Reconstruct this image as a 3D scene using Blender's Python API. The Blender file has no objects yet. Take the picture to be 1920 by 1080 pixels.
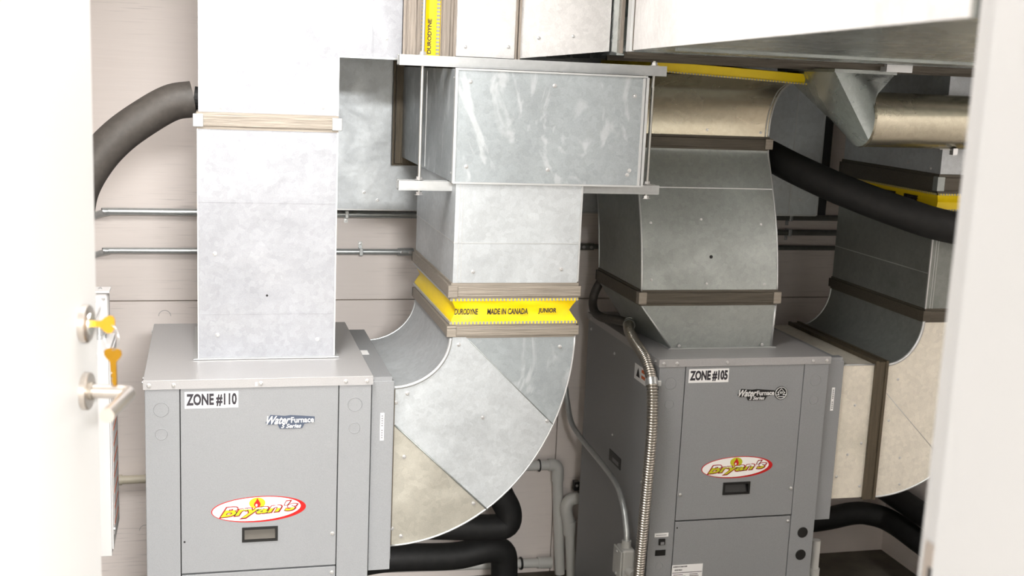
import bpy, bmesh, math, random
from mathutils import Vector, Matrix
from math import radians, sin, cos, pi

random.seed(4)
S = bpy.context.scene
COL = S.collection
R = radians

# ------------------------------------------------------------------ camera
EYE = 2.06
FPX = 2230.0
pit, yaw, roll = R(10.323), R(14.6357), R(-2.4988)
fw = Vector((sin(yaw)*cos(pit), cos(yaw)*cos(pit), -sin(pit)))
rt = Vector((cos(yaw), -sin(yaw), 0))
dn = -rt.cross(fw)
r2 = cos(roll)*rt + sin(roll)*dn
d2 = -sin(roll)*rt + cos(roll)*dn
cam_d = bpy.data.cameras.new('camera')
cam_d.sensor_width = 36.0
cam_d.lens = 36.0*FPX/1920
cam_d.clip_start = 0.05
cam_d.dof.use_dof = True
cam_d.dof.focus_distance = 3.5
cam_d.dof.aperture_fstop = 5.0
cam = bpy.data.objects.new('camera', cam_d)
COL.objects.link(cam)
m3 = Matrix((r2, -d2, -fw)).transposed()
cam.matrix_world = Matrix.Translation((0, 0, EYE)) @ m3.to_4x4()
S.camera = cam

# ------------------------------------------------------------------ world, light, exposure
wd = bpy.data.worlds.new('world'); S.world = wd
wd.use_nodes = True
wd.node_tree.nodes['Background'].inputs[0].default_value = (0.9, 0.95, 1, 1)
wd.node_tree.nodes['Background'].inputs[1].default_value = 0.15
S.view_settings.view_transform = 'Standard'
S.view_settings.look = 'None'
S.view_settings.exposure = 0.6
S.view_settings.gamma = 1.0
S.view_settings.use_curve_mapping = False
S.cycles.use_denoising = True
S.cycles.max_bounces = 8
S.cycles.caustics_reflective = False
S.cycles.caustics_refractive = False
S.cycles.sample_clamp_indirect = 6.0

def area(name, loc, size, size_y, power, col=(1, 1, 1), rot=(0, 0, 0)):
    l = bpy.data.lights.new(name, 'AREA')
    l.shape = 'RECTANGLE'; l.size = size; l.size_y = size_y
    l.energy = power; l.color = col
    o = bpy.data.objects.new(name, l); COL.objects.link(o)
    o.location = loc; o.rotation_euler = rot
    return o
FILL_LAMP = (2.36, 1.95, 2.90)  # added lamp, out of view, to brighten the dark right side
ROOM_LAMP = (-0.06, 2.30, 2.90)
area('room_lamp_light', (ROOM_LAMP[0], ROOM_LAMP[1], 2.895), 0.28, 1.15, 27, (1, 0.985, 0.97))
area('right_fill_light', (FILL_LAMP[0], FILL_LAMP[1], 2.895), 0.2, 1.15, 38, (1, 1, 1))
area('corridor_lamp_light', (0.40, -2.4, 2.935), 1.15, 1.15, 740, (1, 0.99, 0.98))

# ------------------------------------------------------------------ materials
MATS = {}
def srgb(r, g, b):
    f = lambda c: (c/255/12.92) if c/255 <= .04045 else ((c/255+.055)/1.055)**2.4
    return (f(r), f(g), f(b), 1)
class NT:
    def __init__(s, name):
        m = bpy.data.materials.new(name); m.use_nodes = True
        s.m = m; s.t = m.node_tree; s.n = s.t.nodes; s.b = s.n['Principled BSDF']
        MATS[name] = m
    def add(s, kind, **kw):
        n = s.n.new(kind)
        for k, v in kw.items():
            if k in n.inputs: n.inputs[k].default_value = v
            else: setattr(n, k, v)
        return n
    def link(s, a, b): s.t.links.new(a, b)
    def coord(s, kind='Object', scale=(1, 1, 1)):
        c = s.add('ShaderNodeTexCoord'); mp = s.add('ShaderNodeMapping')
        mp.inputs['Scale'].default_value = scale
        s.link(c.outputs[kind], mp.inputs['Vector'])
        return mp.outputs['Vector']
    def ramp(s, fac, stops, interp='LINEAR'):
        r = s.add('ShaderNodeValToRGB'); r.color_ramp.interpolation = interp
        e = r.color_ramp.elements
        while len(e) < len(stops): e.new(0.5)
        for i, (p, c) in enumerate(stops):
            e[i].position = p; e[i].color = c
        s.link(fac, r.inputs['Fac'])
        return r.outputs['Color']
    def rng(s, fac, a, b, lo, hi):
        r = s.add('ShaderNodeMapRange')
        for k, v in zip(('From Min', 'From Max', 'To Min', 'To Max'), (a, b, lo, hi)): r.inputs[k].default_value = v
        s.link(fac, r.inputs['Value'])
        return r.outputs['Result']
    def mix(s, fac, a, b, mode='MIX'):
        x = s.add('ShaderNodeMix', data_type='RGBA', blend_type=mode)
        for v, i in ((fac, 0), (a, 6), (b, 7)):
            if hasattr(v, 'default_value') or hasattr(v, 'is_linked'): s.link(v, x.inputs[i])
            else: x.inputs[i].default_value = v
        return x.outputs[2]
    def bump(s, h, strength, dist):
        b = s.add('ShaderNodeBump'); b.inputs['Strength'].default_value = strength; b.inputs['Distance'].default_value = dist
        s.link(h, b.inputs['Height'])
        s.link(b.outputs['Normal'], s.b.inputs['Normal'])

def plain(name, col, metal=0.0, rough=0.5, spec=0.5, noise=0.0, nscale=40):
    t = NT(name)
    t.b.inputs['Base Color'].default_value = col
    t.b.inputs['Metallic'].default_value = metal
    t.b.inputs['Roughness'].default_value = rough
    t.b.inputs['Specular IOR Level'].default_value = spec
    if noise:
        v = t.coord()
        n = t.add('ShaderNodeTexNoise', Scale=nscale, Detail=4.0)
        t.link(v, n.inputs['Vector'])
        f = t.rng(n.outputs['Fac'], .3, .7, 1-noise, 1+noise)
        x = t.mix(1.0, col, f, 'MULTIPLY')
        t.link(x, t.b.inputs['Base Color'])
    return t.m

def galvanised(name, col, metal=0.72, rough=0.42, stain=None, stain_amt=0.5, bump=0.16, streak=1.0, smudge=0.0):
    t = NT(name)
    v = t.coord()
    vo = t.add('ShaderNodeTexVoronoi', Scale=70.0); t.link(v, vo.inputs['Vector'])
    n1 = t.add('ShaderNodeTexNoise', Scale=3.2, Detail=5.0, Roughness=.6); t.link(v, n1.inputs['Vector'])
    n2 = t.add('ShaderNodeTexNoise', Scale=260.0, Detail=2.0); t.link(v, n2.inputs['Vector'])
    v3 = t.coord('Object', (1.6, 1.6, 2.6)); n3 = t.add('ShaderNodeTexNoise', Scale=3.4, Detail=4.0, Distortion=1.2); t.link(v3, n3.inputs['Vector'])
    sep = t.add('ShaderNodeSeparateColor'); t.link(vo.outputs['Color'], sep.inputs['Color'])
    sp = t.rng(sep.outputs[0], 0, 1, .94, 1.05)
    c = t.mix(1.0, col, sp, 'MULTIPLY')
    bl = t.rng(n1.outputs['Fac'], .3, .7, .88, 1.08)
    c = t.mix(1.0, c, bl, 'MULTIPLY')
    gr = t.rng(n2.outputs['Fac'], .3, .7, .95, 1.05)
    c = t.mix(1.0, c, gr, 'MULTIPLY')
    if smudge:
        v4 = t.coord('Object', (1.0, 1.0, .55)); n4 = t.add('ShaderNodeTexNoise', Scale=4.5, Detail=3.0, Distortion=4.5); t.link(v4, n4.inputs['Vector'])
        f = t.rng(n4.outputs['Fac'], .56, .66, 0, smudge)
        c = t.mix(f, c, srgb(226, 230, 232))
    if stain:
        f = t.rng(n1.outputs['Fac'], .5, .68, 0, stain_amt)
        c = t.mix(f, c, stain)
    t.link(c, t.b.inputs['Base Color'])
    t.b.inputs['Metallic'].default_value = metal
    rr = t.rng(n3.outputs['Fac'], .35, .7, rough-.06*streak, rough+.1*streak)
    t.link(rr, t.b.inputs['Roughness'])
    t.bump(n1.outputs['Fac'], bump, 0.02)
    return t.m

G_TONED = galvanised('galvanised_toned_for_lamp', srgb(158, 160, 165), .42, .46)  # same sheet metal, base lowered to offset strong light on the left duct
G_MID = galvanised('galvanised_grey', srgb(193, 198, 201), .48, .42)
G_DULL = galvanised('galvanised_dull', srgb(160, 165, 162), .62, .45)
G_WARM = galvanised('galvanised_weathered', srgb(232, 226, 212), .3, .5, srgb(168, 166, 150), .5)
G_TINT = galvanised('galvanised_warm_tint', srgb(188, 185, 174), .6, .42)
G_SHADED = galvanised('galvanised_shaded', srgb(138, 142, 138), .55, .45, srgb(92, 98, 94), .5)  # same sheet metal, riser shade put into a darker base, plus stain blotches
G_UNDER = galvanised('galvanised_smooth', srgb(190, 196, 194), .85, .27, None, 0, .05, .4)
G_BOX = galvanised('galvanised_smudged', srgb(164, 171, 174), .45, .42, smudge=.3)
G_LIT = galvanised('galvanised_lit', srgb(212, 211, 210), .35, .45)  # same sheet metal, strong light on trunk side and overhead run put into base
G_EDGE = plain('bright_sheet_edge', srgb(198, 200, 200), .6, .38)
G_ROUND = galvanised('galvanised_pipe_tarnished', srgb(200, 194, 174), .92, .27, srgb(150, 126, 92), .2, .05, .12)

def sealant(name, col, axis):
    t = NT(name)
    sc = [60, 60, 60]; sc[axis] = 3
    v = t.coord('Object', tuple(sc))
    n = t.add('ShaderNodeTexNoise', Scale=3.0, Detail=5.0); t.link(v, n.inputs['Vector'])
    f = t.rng(n.outputs['Fac'], .25, .75, .78, 1.2)
    c = t.mix(1.0, col, f, 'MULTIPLY')
    t.link(c, t.b.inputs['Base Color'])
    t.b.inputs['Roughness'].default_value = .5
    t.b.inputs['Metallic'].default_value = .4
    t.bump(n.outputs['Fac'], .4, .004)
    return t.m
SEAL_X = sealant('flange_sealant', srgb(150, 142, 131), 0)
SEAL_DARK = sealant('flange_sealant_dark', srgb(88, 82, 72), 0)
SEAL_Z = sealant('flange_sealant_vertical', srgb(148, 139, 129), 2)
SEAL_DARK_Z = sealant('flange_sealant_dark_vertical', srgb(92, 83, 68), 2)

def powder(name, col, rough=.46):
    t = NT(name)
    v = t.coord()
    n = t.add('ShaderNodeTexNoise', Scale=420.0, Detail=2.0); t.link(v, n.inputs['Vector'])
    f = t.rng(n.outputs['Fac'], .3, .7, .93, 1.07)
    c = t.mix(1.0, col, f, 'MULTIPLY')
    t.link(c, t.b.inputs['Base Color'])
    t.b.inputs['Roughness'].default_value = rough
    t.bump(n.outputs['Fac'], .12, .002)
    return t.m
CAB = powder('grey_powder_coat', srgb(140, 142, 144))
CAB_LIT_TOP = powder('grey_powder_coat_lit_top', srgb(164, 163, 163), .34)  # same paint as the cabinet, light on the lids put into a paler base

def painted_wall(name, col):
    t = NT(name)
    v = t.coord('Object', (1.2, 1.2, 30))
    n = t.add('ShaderNodeTexNoise', Scale=2.4, Detail=7.0, Roughness=.62, Distortion=.3); t.link(v, n.inputs['Vector'])
    v2 = t.coord('Object', (4.5, 4.5, 190))
    n2 = t.add('ShaderNodeTexNoise', Scale=1.2, Detail=2.0); t.link(v2, n2.inputs['Vector'])
    v3 = t.coord(); n3 = t.add('ShaderNodeTexNoise', Scale=1.6, Detail=3.0); t.link(v3, n3.inputs['Vector'])
    cracks = t.rng(n2.outputs['Fac'], .62, .68, 0, .45)
    zone = t.rng(n3.outputs['Fac'], .42, .6, 0, 1)
    mul = t.add('ShaderNodeMath', operation='MULTIPLY'); t.link(cracks, mul.inputs[0]); t.link(zone, mul.inputs[1])
    f = t.rng(n.outputs['Fac'], .3, .7, .985, 1.012)
    c = t.mix(1.0, col, f, 'MULTIPLY')
    c = t.mix(mul.outputs[0], c, tuple(x*.55 for x in col[:3])+(1,))
    t.link(c, t.b.inputs['Base Color'])
    t.b.inputs['Roughness'].default_value = .55
    t.bump(n.outputs['Fac'], .15, .004)
    return t.m
WALL = painted_wall('painted_plywood', srgb(239, 230, 224))
WALL_PLAIN = plain('painted_drywall', srgb(222, 219, 214), 0, .7, .3, .02)
SEAM = plain('wall_seam', srgb(120, 108, 92), 0, .8)
FLOORM = plain('brown_dirty_floor', srgb(100, 94, 84), 0, .75, .3, .25, 9)
CEILM = plain('ceiling_paint', srgb(225, 223, 219), 0, .8)
DOORM = plain('white_door_paint', srgb(228, 228, 227), 0, .5, .5)
JAMB = plain('white_frame_paint', srgb(172, 172, 173), 0, .45, .5)
NICKEL = plain('satin_nickel', srgb(214, 206, 198), .95, .3)
BRASS = plain('key_brass', srgb(176, 130, 34), .8, .34)
BLACKRUB = plain('black_foam_insulation', srgb(30, 30, 30), 0, .62, .35, .25, 30)
HOSE_GREY = plain('charcoal_foam_insulation', srgb(72, 68, 64), 0, .55, .4, .16, 60)
BLACKPL = plain('black_plastic', srgb(18, 18, 18), 0, .4)
DARKGAP = plain('dark_gap', srgb(26, 26, 26), 0, .7)
PVC = plain('white_pvc', srgb(216, 216, 212), 0, .35, .5)
CREAMPVC = plain('cream_pvc', srgb(206, 198, 178), 0, .4)
STEELC = plain('steel_conduit', srgb(186, 190, 190), .55, .32, .5, .06, 80)
STEELDARK = plain('dull_steel_conduit', srgb(128, 130, 126), .7, .42, .5, .1, 60)
ROD = plain('threaded_rod_steel', srgb(190, 190, 186), .8, .4)
SCREWM = plain('zinc_screw', srgb(205, 205, 205), .75, .32)
CHANM = plain('strut_channel_zinc', srgb(176, 178, 178), .6, .42, .5, .05, 60)
FLEXM = plain('flexible_metal_conduit', srgb(176, 171, 163), .92, .28)
LBGREY = plain('cast_grey_fitting', srgb(176, 176, 172), .1, .5)
PAPER = plain('white_sticker', srgb(240, 240, 240), 0, .35)
INK = plain('black_ink', srgb(40, 36, 44), 0, .5)
INKBLUE = plain('dark_blue_badge', srgb(72, 82, 100), .1, .4)
INKBLACK = plain('black_badge', srgb(24, 24, 24), .1, .4)
SILVER = plain('silver_badge', srgb(236, 236, 236), .35, .3)
REDINK = plain('red_print', srgb(190, 12, 12), 0, .4)
WHITEINK = plain('white_print', srgb(244, 243, 240), 0, .35)
LIME = plain('yellow_green_print', srgb(190, 188, 30), 0, .4)
ORANGE = plain('orange_print', srgb(214, 98, 34), 0, .4)
GREYINK = plain('grey_print', srgb(130, 130, 132), 0, .5)
WHITEBOX = plain('white_enamel_box', srgb(206, 205, 204), 0, .4)
CHROME = plain('cast_zinc_fitting', srgb(200, 202, 202), .8, .3)
YEL = plain('yellow_vinyl_fabric', srgb(246, 214, 10), 0, .42, .4, .03, 25)
POCKET_LIT = plain('lit_handle_pocket', srgb(96, 92, 86), 0, .7, .2)  # same pocket as the black one, light inside it painted as grey
def stitched(name, axis):
    t = NT(name)
    c = t.add('ShaderNodeTexCoord'); sp = t.add('ShaderNodeSeparateXYZ'); t.link(c.outputs['Object'], sp.inputs[0])
    m = t.add('ShaderNodeMath', operation='MULTIPLY'); t.link(sp.outputs[axis], m.inputs[0]); m.inputs[1].default_value = 92
    fr = t.add('ShaderNodeMath', operation='FRACT'); t.link(m.outputs[0], fr.inputs[0])
    col = t.ramp(fr.outputs[0], [(0, srgb(236, 208, 60)), (.48, srgb(150, 152, 150))], 'CONSTANT')
    t.link(col, t.b.inputs['Base Color']); t.b.inputs['Roughness'].default_value = .4
    return t.m
STITCH = [stitched('stitched_edge_' + a, i) for i, a in enumerate(('across', 'deep', 'upright'))]
def twotone():
    t = NT('yellow_white_print')
    c = t.add('ShaderNodeTexCoord'); sp = t.add('ShaderNodeSeparateXYZ'); t.link(c.outputs['Generated'], sp.inputs[0])
    col = t.ramp(sp.outputs[2], [(0, srgb(196, 192, 30)), (.56, srgb(244, 243, 240))], 'CONSTANT')
    t.link(col, t.b.inputs['Base Color']); t.b.inputs['Roughness'].default_value = .35
    return t.m
TWOTONE = twotone()
def emit(name, col, s):
    t = NT(name); t.b.inputs['Base Color'].default_value = col
    t.b.inputs['Emission Color'].default_value = col; t.b.inputs['Emission Strength'].default_value = s
    return t.m
LAMPM = emit('lamp_diffuser', (1, .98, .95, 1), 6)

# ------------------------------------------------------------------ geometry helpers
BASE = {}
def V(*a): return Vector(a)
class B:
    def __init__(s): s.bm = bmesh.new()
    def box(s, x0, x1, y0, y1, z0, z1, bev=0):
        vs = [s.bm.verts.new(p) for p in ((x0,y0,z0),(x1,y0,z0),(x1,y1,z0),(x0,y1,z0),(x0,y0,z1),(x1,y0,z1),(x1,y1,z1),(x0,y1,z1))]
        fs = [s.bm.faces.new([vs[i] for i in q]) for q in ((3,2,1,0),(4,5,6,7),(0,1,5,4),(1,2,6,5),(2,3,7,6),(3,0,4,7))]
        if bev:
            es = list({e for f in fs for e in f.edges})
            bmesh.ops.bevel(s.bm, geom=es, offset=bev, segments=2, affect='EDGES', profile=.5)
        return s
    def hexa(s, lo, hi):
        """lo, hi: four points each (matching order) joined into a tapered block"""
        a = [s.bm.verts.new(p) for p in lo]; b = [s.bm.verts.new(p) for p in hi]
        s.bm.faces.new(a[::-1]); s.bm.faces.new(b)
        n = len(a)
        for i in range(n):
            s.bm.faces.new((a[i], a[(i+1) % n], b[(i+1) % n], b[i]))
        return s
    def prism(s, poly, axis, a0, a1):
        def P(p, a):
            if axis == 'y': return (p[0], a, p[1])
            if axis == 'x': return (a, p[0], p[1])
            return (p[0], p[1], a)
        return s.hexa([P(p, a0) for p in poly], [P(p, a1) for p in poly])
    def rings(s, rings, closed=True, cap=True):
        vr = [[s.bm.verts.new(p) for p in r] for r in rings]
        n = len(vr[0])
        for i in range(len(vr)-1):
            for j in range(n if closed else n-1):
                s.bm.faces.new((vr[i][j], vr[i][(j+1) % n], vr[i+1][(j+1) % n], vr[i+1][j]))
        if cap and closed:
            s.bm.faces.new(vr[0][::-1]); s.bm.faces.new(vr[-1])
        return s
    def tube(s, pts, r, seg=16, smooth=0, rfun=None, cap=True):
        pts = [Vector(p) for p in pts]
        if smooth: pts = catmull(pts, smooth)
        t0 = (pts[1]-pts[0]).normalized()
        up = Vector((0, 0, 1)) if abs(t0.z) < .9 else Vector((1, 0, 0))
        u = t0.cross(up).normalized(); w = u.cross(t0)
        rs = []
        for i, p in enumerate(pts):
            a = pts[max(i-1, 0)]; b = pts[min(i+1, len(pts)-1)]
            t = (b-a).normalized()
            u = (u - t*u.dot(t)).normalized(); w = t.cross(u)
            rr = rfun(i) if rfun else r
            rs.append([p + (u*cos(2*pi*k/seg) + w*sin(2*pi*k/seg))*rr for k in range(seg)])
        return s.rings(rs, True, cap)
    def lathe(s, c, axis, prof, seg=24):
        """prof: (distance along axis, radius) pairs"""
        c = Vector(c); ax = Vector(axis).normalized()
        up = Vector((0, 0, 1)) if abs(ax.z) < .9 else Vector((1, 0, 0))
        u = ax.cross(up).normalized(); w = ax.cross(u)
        return s.rings([[c + ax*a + (u*cos(2*pi*k/seg) + w*sin(2*pi*k/seg))*r for k in range(seg)] for a, r in prof])
    def torus(s, c, axis, rad, r, seg=32, s2=8):
        c = Vector(c); ax = Vector(axis).normalized()
        up = Vector((0, 0, 1)) if abs(ax.z) < .9 else Vector((1, 0, 0))
        u = ax.cross(up).normalized(); w = ax.cross(u)
        g = [[s.bm.verts.new(c + (u*cos(2*pi*i/seg)+w*sin(2*pi*i/seg))*(rad+r*cos(2*pi*j/s2)) + ax*r*sin(2*pi*j/s2)) for j in range(s2)] for i in range(seg)]
        for i in range(seg):
            for j in range(s2):
                s.bm.faces.new((g[i][j], g[(i+1) % seg][j], g[(i+1) % seg][(j+1) % s2], g[i][(j+1) % s2]))
        return s
    def poly(s, pts):
        s.bm.faces.new([s.bm.verts.new(p) for p in pts]); return s
    def done(s, name, mat, parent=None, smooth=False, base=None):
        bmesh.ops.recalc_face_normals(s.bm, faces=s.bm.faces[:])
        me = bpy.data.meshes.new(name)
        b = Vector(BASE[parent.name]) if parent else (Vector(base) if base else None)
        if b is None:
            zs = [v.co.z for v in s.bm.verts]; xs = [v.co.x for v in s.bm.verts]; ys = [v.co.y for v in s.bm.verts]
            b = Vector(((min(xs)+max(xs))/2, (min(ys)+max(ys))/2, min(zs)))
        bmesh.ops.translate(s.bm, verts=s.bm.verts[:], vec=-b)
        s.bm.to_mesh(me); s.bm.free()
        if smooth:
            for p in me.polygons: p.use_smooth = True
            if smooth != 'all': me.set_sharp_from_angle(angle=R(40))
        me.materials.append(mat)
        o = bpy.data.objects.new(name, me); COL.objects.link(o)
        if parent: o.parent = parent
        else: o.location = b
        BASE[o.name] = tuple(b)
        return o
def split_done(bm_b, name, mat, parent, smooth=False):
    bm = bm_b.bm; bm.verts.ensure_lookup_table(); seen = set(); out = []
    bm.verts.index_update(); bm.faces.index_update()
    for v0 in bm.verts:
        if v0.index in seen: continue
        stack = [v0]; comp = []; seen.add(v0.index)
        while stack:
            v = stack.pop(); comp.append(v)
            for e in v.link_edges:
                w = e.other_vert(v)
                if w.index not in seen: seen.add(w.index); stack.append(w)
        nb = B(); mp = {v.index: nb.bm.verts.new(v.co) for v in comp}
        fs = {f for v in comp for f in v.link_faces}
        for f in sorted(fs, key=lambda f: f.index): nb.bm.faces.new([mp[v.index] for v in f.verts])
        out.append(nb.done(name, mat, parent, smooth))
    bm.free()
    return out
def catmull(p, n):
    out = []
    q = [p[0]*2-p[1]] + list(p) + [p[-1]*2-p[-2]]
    for i in range(1, len(q)-2):
        for k in range(n):
            t = k/n
            a, b, c, d = q[i-1], q[i], q[i+1], q[i+2]
            out.append(.5*((2*b)+(c-a)*t+(2*a-5*b+4*c-d)*t*t+(3*b-a-3*c+d)*t**3))
    out.append(p[-1])
    return out
def thing(name, label, cat, loc, group=None):
    o = bpy.data.objects.new(name, None); COL.objects.link(o)
    o.location = loc; o.empty_display_size = .05
    BASE[o.name] = tuple(loc)
    return tag(o, label, cat, group)
def tag(o, label, cat, group=None):
    o['label'] = label; o['category'] = cat
    if group: o['group'] = group
    return o
def struct(o, label=None, cat=None):
    o['kind'] = 'structure'
    if label: o['label'] = label
    if cat: o['category'] = cat
    return o
def clip(poly, p, n):
    """keep the side of the line through p where (q-p).n >= 0"""
    out = []
    d = [(q[0]-p[0])*n[0]+(q[1]-p[1])*n[1] for q in poly]
    for i in range(len(poly)):
        j = (i+1) % len(poly)
        if d[i] >= 0: out.append(poly[i])
        if d[i]*d[j] < 0:
            t = d[i]/(d[i]-d[j])
            out.append((poly[i][0]+(poly[j][0]-poly[i][0])*t, poly[i][1]+(poly[j][1]-poly[i][1])*t))
    return out
# shared small meshes: sheet-metal screws facing -Y, -X and up
def screw_mesh(axis):
    b = B()
    b.lathe((0, 0, 0), axis, [(-.001, .0062), (.0012, .0062), (.0014, .0042), (.0042, .0040), (.0048, .0030)], 10)
    bmesh.ops.recalc_face_normals(b.bm, faces=b.bm.faces[:])
    me = bpy.data.meshes.new('screw'); b.bm.to_mesh(me); b.bm.free(); me.materials.append(SCREWM)
    return me
SCREW = {'y': screw_mesh((0, -1, 0)), 'x': screw_mesh((-1, 0, 0)), 'z': screw_mesh((0, 0, 1))}
def screws(parent, pts, axis='y', name='screw', k=1.0):
    b = Vector(BASE[parent.name])
    for p in pts:
        o = bpy.data.objects.new(name, SCREW[axis]); COL.objects.link(o)
        o.parent = parent; o.location = Vector(p) - b; o.scale = (k, k, k)
def text(body, x0, x1, z0, z1, y, name, mat, parent, shear=0, bold=0, depth=.0006, tilt=0, face='y', spacing=1.0):
    """flat lettering fitted into a rectangle on a wall that faces -Y (face 'y') or -X (face 'x')"""
    cu = bpy.data.curves.new('t', 'FONT'); cu.body = body; cu.size = 1; cu.shear = shear; cu.offset = bold; cu.extrude = .01
    cu.resolution_u = 3; cu.space_character = spacing
    o = bpy.data.objects.new('t', cu); COL.objects.link(o)
    dg = bpy.context.evaluated_depsgraph_get(); dg.update()
    me = bpy.data.meshes.new_from_object(o.evaluated_get(dg))
    bpy.data.objects.remove(o)
    bm = bmesh.new(); bm.from_mesh(me); bpy.data.meshes.remove(me)
    xs = [v.co.x for v in bm.verts]; ys = [v.co.y for v in bm.verts]
    ax, bx, ay, by = min(xs), max(xs), min(ys), max(ys)
    cx = (x0+x1)/2
    for v in bm.verts:
        X = x0+(v.co.x-ax)/(bx-ax)*(x1-x0); Z = z0+(v.co.y-ay)/(by-ay)*(z1-z0)
        Z += (X-cx)*tilt
        dd = depth if v.co.z > 0 else 0
        v.co = (X, y-dd, Z) if face == 'y' else (y-dd, -X, Z)
    b = B(); b.bm.free(); b.bm = bm
    return b.done(name, mat, parent)
def ellipse(cx, cz, rx, rz, y, name, mat, parent, rot=0, depth=.0006, seg=48):
    pts = []
    for k in range(seg):
        a = 2*pi*k/seg; ex, ez = rx*cos(a), rz*sin(a)
        pts.append((cx+ex*cos(rot)-ez*sin(rot), cz+ex*sin(rot)+ez*cos(rot)))
    return B().prism(pts, 'y', y-depth, y).done(name, mat, parent)

# ------------------------------------------------------------------ the room
FZ = -0.043
WY = 4.6
XR = 3.02
XL = -0.43
CZ = 3.0
FY0, FY1 = 0.82, 1.02
f = struct(B().box(-2.2, 4.2, -5.0, WY+.1, FZ-.08, FZ).done('floor', FLOORM), 'dirty brown floor of the mechanical room', 'floor')
struct(B().box(-2.2, 4.2, -5.0, WY+.1, CZ, CZ+.08).done('ceiling', CEILM), 'plain pale ceiling', 'ceiling')
wb = struct(B().box(XL-.1, XR+.1, WY+.012, WY+.1, FZ, CZ).done('wall_back', SEAM), 'pale painted plywood back wall with one level seam', 'wall')
g = .0022
for (a, b_, c, d) in ((XL, XR, 1.149+g, CZ), (XL, 1.423-g, FZ, 1.149-g), (1.423+g, XR, FZ, 1.149-g)):
    B().box(a, b_, WY, WY+.012, c, d).done('wall_panel', WALL, wb)
struct(B().box(XR, XR+.1, FY1, WY, FZ, CZ).done('wall_right', WALL), 'pale right wall behind the insulated pipes', 'wall')
struct(B().box(XL-.1, XL, FY1, WY, FZ, CZ).done('wall_left', WALL), 'pale left wall behind the open door', 'wall')
JX = .716
LX = -.40
wf = B()
wf.box(JX+.03, XR, FY0, FY1, FZ, CZ); wf.box(XL-.1, LX-.03, FY0, FY1, FZ, CZ); wf.box(LX-.03, JX+.03, FY0, FY1, 2.66, CZ)
struct(wf.done('wall_front', WALL_PLAIN), 'wall around the doorway', 'wall')
cw = B()
cw.box(-2.2, 4.2, -5.1, -5.0, FZ, CZ)
struct(cw.done('wall_corridor', WALL_PLAIN), 'far corridor wall behind the viewer', 'wall')
struct(B().box(-2.3, -2.2, -5.0, FY1, FZ, CZ).done('wall_corridor_left', WALL_PLAIN), 'left end wall of the corridor', 'wall')
struct(B().box(4.2, 4.3, -5.0, FY1, FZ, CZ).done('wall_corridor_right', WALL_PLAIN), 'right end wall of the corridor', 'wall')
cwf = B(); cwf.box(XR, 4.2, FY0, FY1, FZ, CZ); cwf.box(-2.2, XL-.1, FY0, FY1, FZ, CZ)
struct(cwf.done('wall_corridor_front', WALL_PLAIN), 'corridor wall either side of the doorway', 'wall')

# right-hand door frame, stepped
fr = struct(B().prism([(JX, FY1), (JX, FY1-.042), (JX-.014, FY1-.042), (JX-.014, FY0-.012), (JX+.05, FY0-.012), (JX+.05, FY0), (JX+.0295, FY0), (JX+.0295, FY1)], 'z', FZ, 2.66).done('trim_1', JAMB), 'white steel door frame at the right, blurred', 'door frame')
B().box(JX-.0012, JX+.001, FY1-.036, FY1-.008, 1.46, 1.605).done('strike_plate', NICKEL, fr)
B().box(JX-.002, JX-.001, FY1-.030, FY1-.018, 1.485, 1.580).done('strike_slot', DARKGAP, fr)
struct(B().prism([(LX, FY1), (LX, FY1-.042), (LX+.014, FY1-.042), (LX+.014, FY0-.012), (LX-.05, FY0-.012), (LX-.05, FY0), (LX-.0295, FY0), (LX-.0295, FY1)], 'z', FZ, 2.66).done('trim_2', JAMB), 'white steel door frame hidden behind the door', 'door frame')

# ------------------------------------------------------------------ door with lever and keys
HG = V(-.345, 1.045, 0); LT = V(-.166, 1.905, 0)
dv = (LT-HG).normalized(); nv = V(dv.y, -dv.x, 0)
def dp(u, n, z):            # u back from the latch edge, n out of the face
    p = LT - dv*u + nv*n
    return V(p.x, p.y, z)
door = B()
q = [dp(0, 0, 0), dp(.875, 0, 0), dp(.875, -.044, 0), dp(0, -.044, 0)]
door.prism([(p.x, p.y) for p in q], 'z', .48, 2.63)
do = struct(door.done('door_1', DOORM), 'white door standing open at the left with a steel lever', 'door')
lz = 1.558
c = dp(.068, 0, lz)
lev = B().lathe(c, nv, [(0, .0285), (.008, .0285), (.0095, .027)], 32).done('lever_rose', NICKEL, do, True)
B().tube([c + nv*.004, c + nv*.058, c + nv*.0665 - dv*.003, c + nv*.070 - dv*.012, c + nv*.070 - dv*.125], .0105, 20).done('lever_handle', NICKEL, do, True)
B().lathe(c + nv*.0095, nv, [(0, .0135), (.004, .0135)], 24).done('lever_collar', SEAL_X, do, True)
kc = dp(.068, 0, 1.662)
B().lathe(kc, nv, [(0, .0285), (.009, .0285), (.011, .026)], 32).done('lock_rose', NICKEL, do, True)
B().lathe(kc, nv, [(.011, .0165), (.0135, .016)], 24).done('lock_cylinder', CHROME, do, True)
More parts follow.
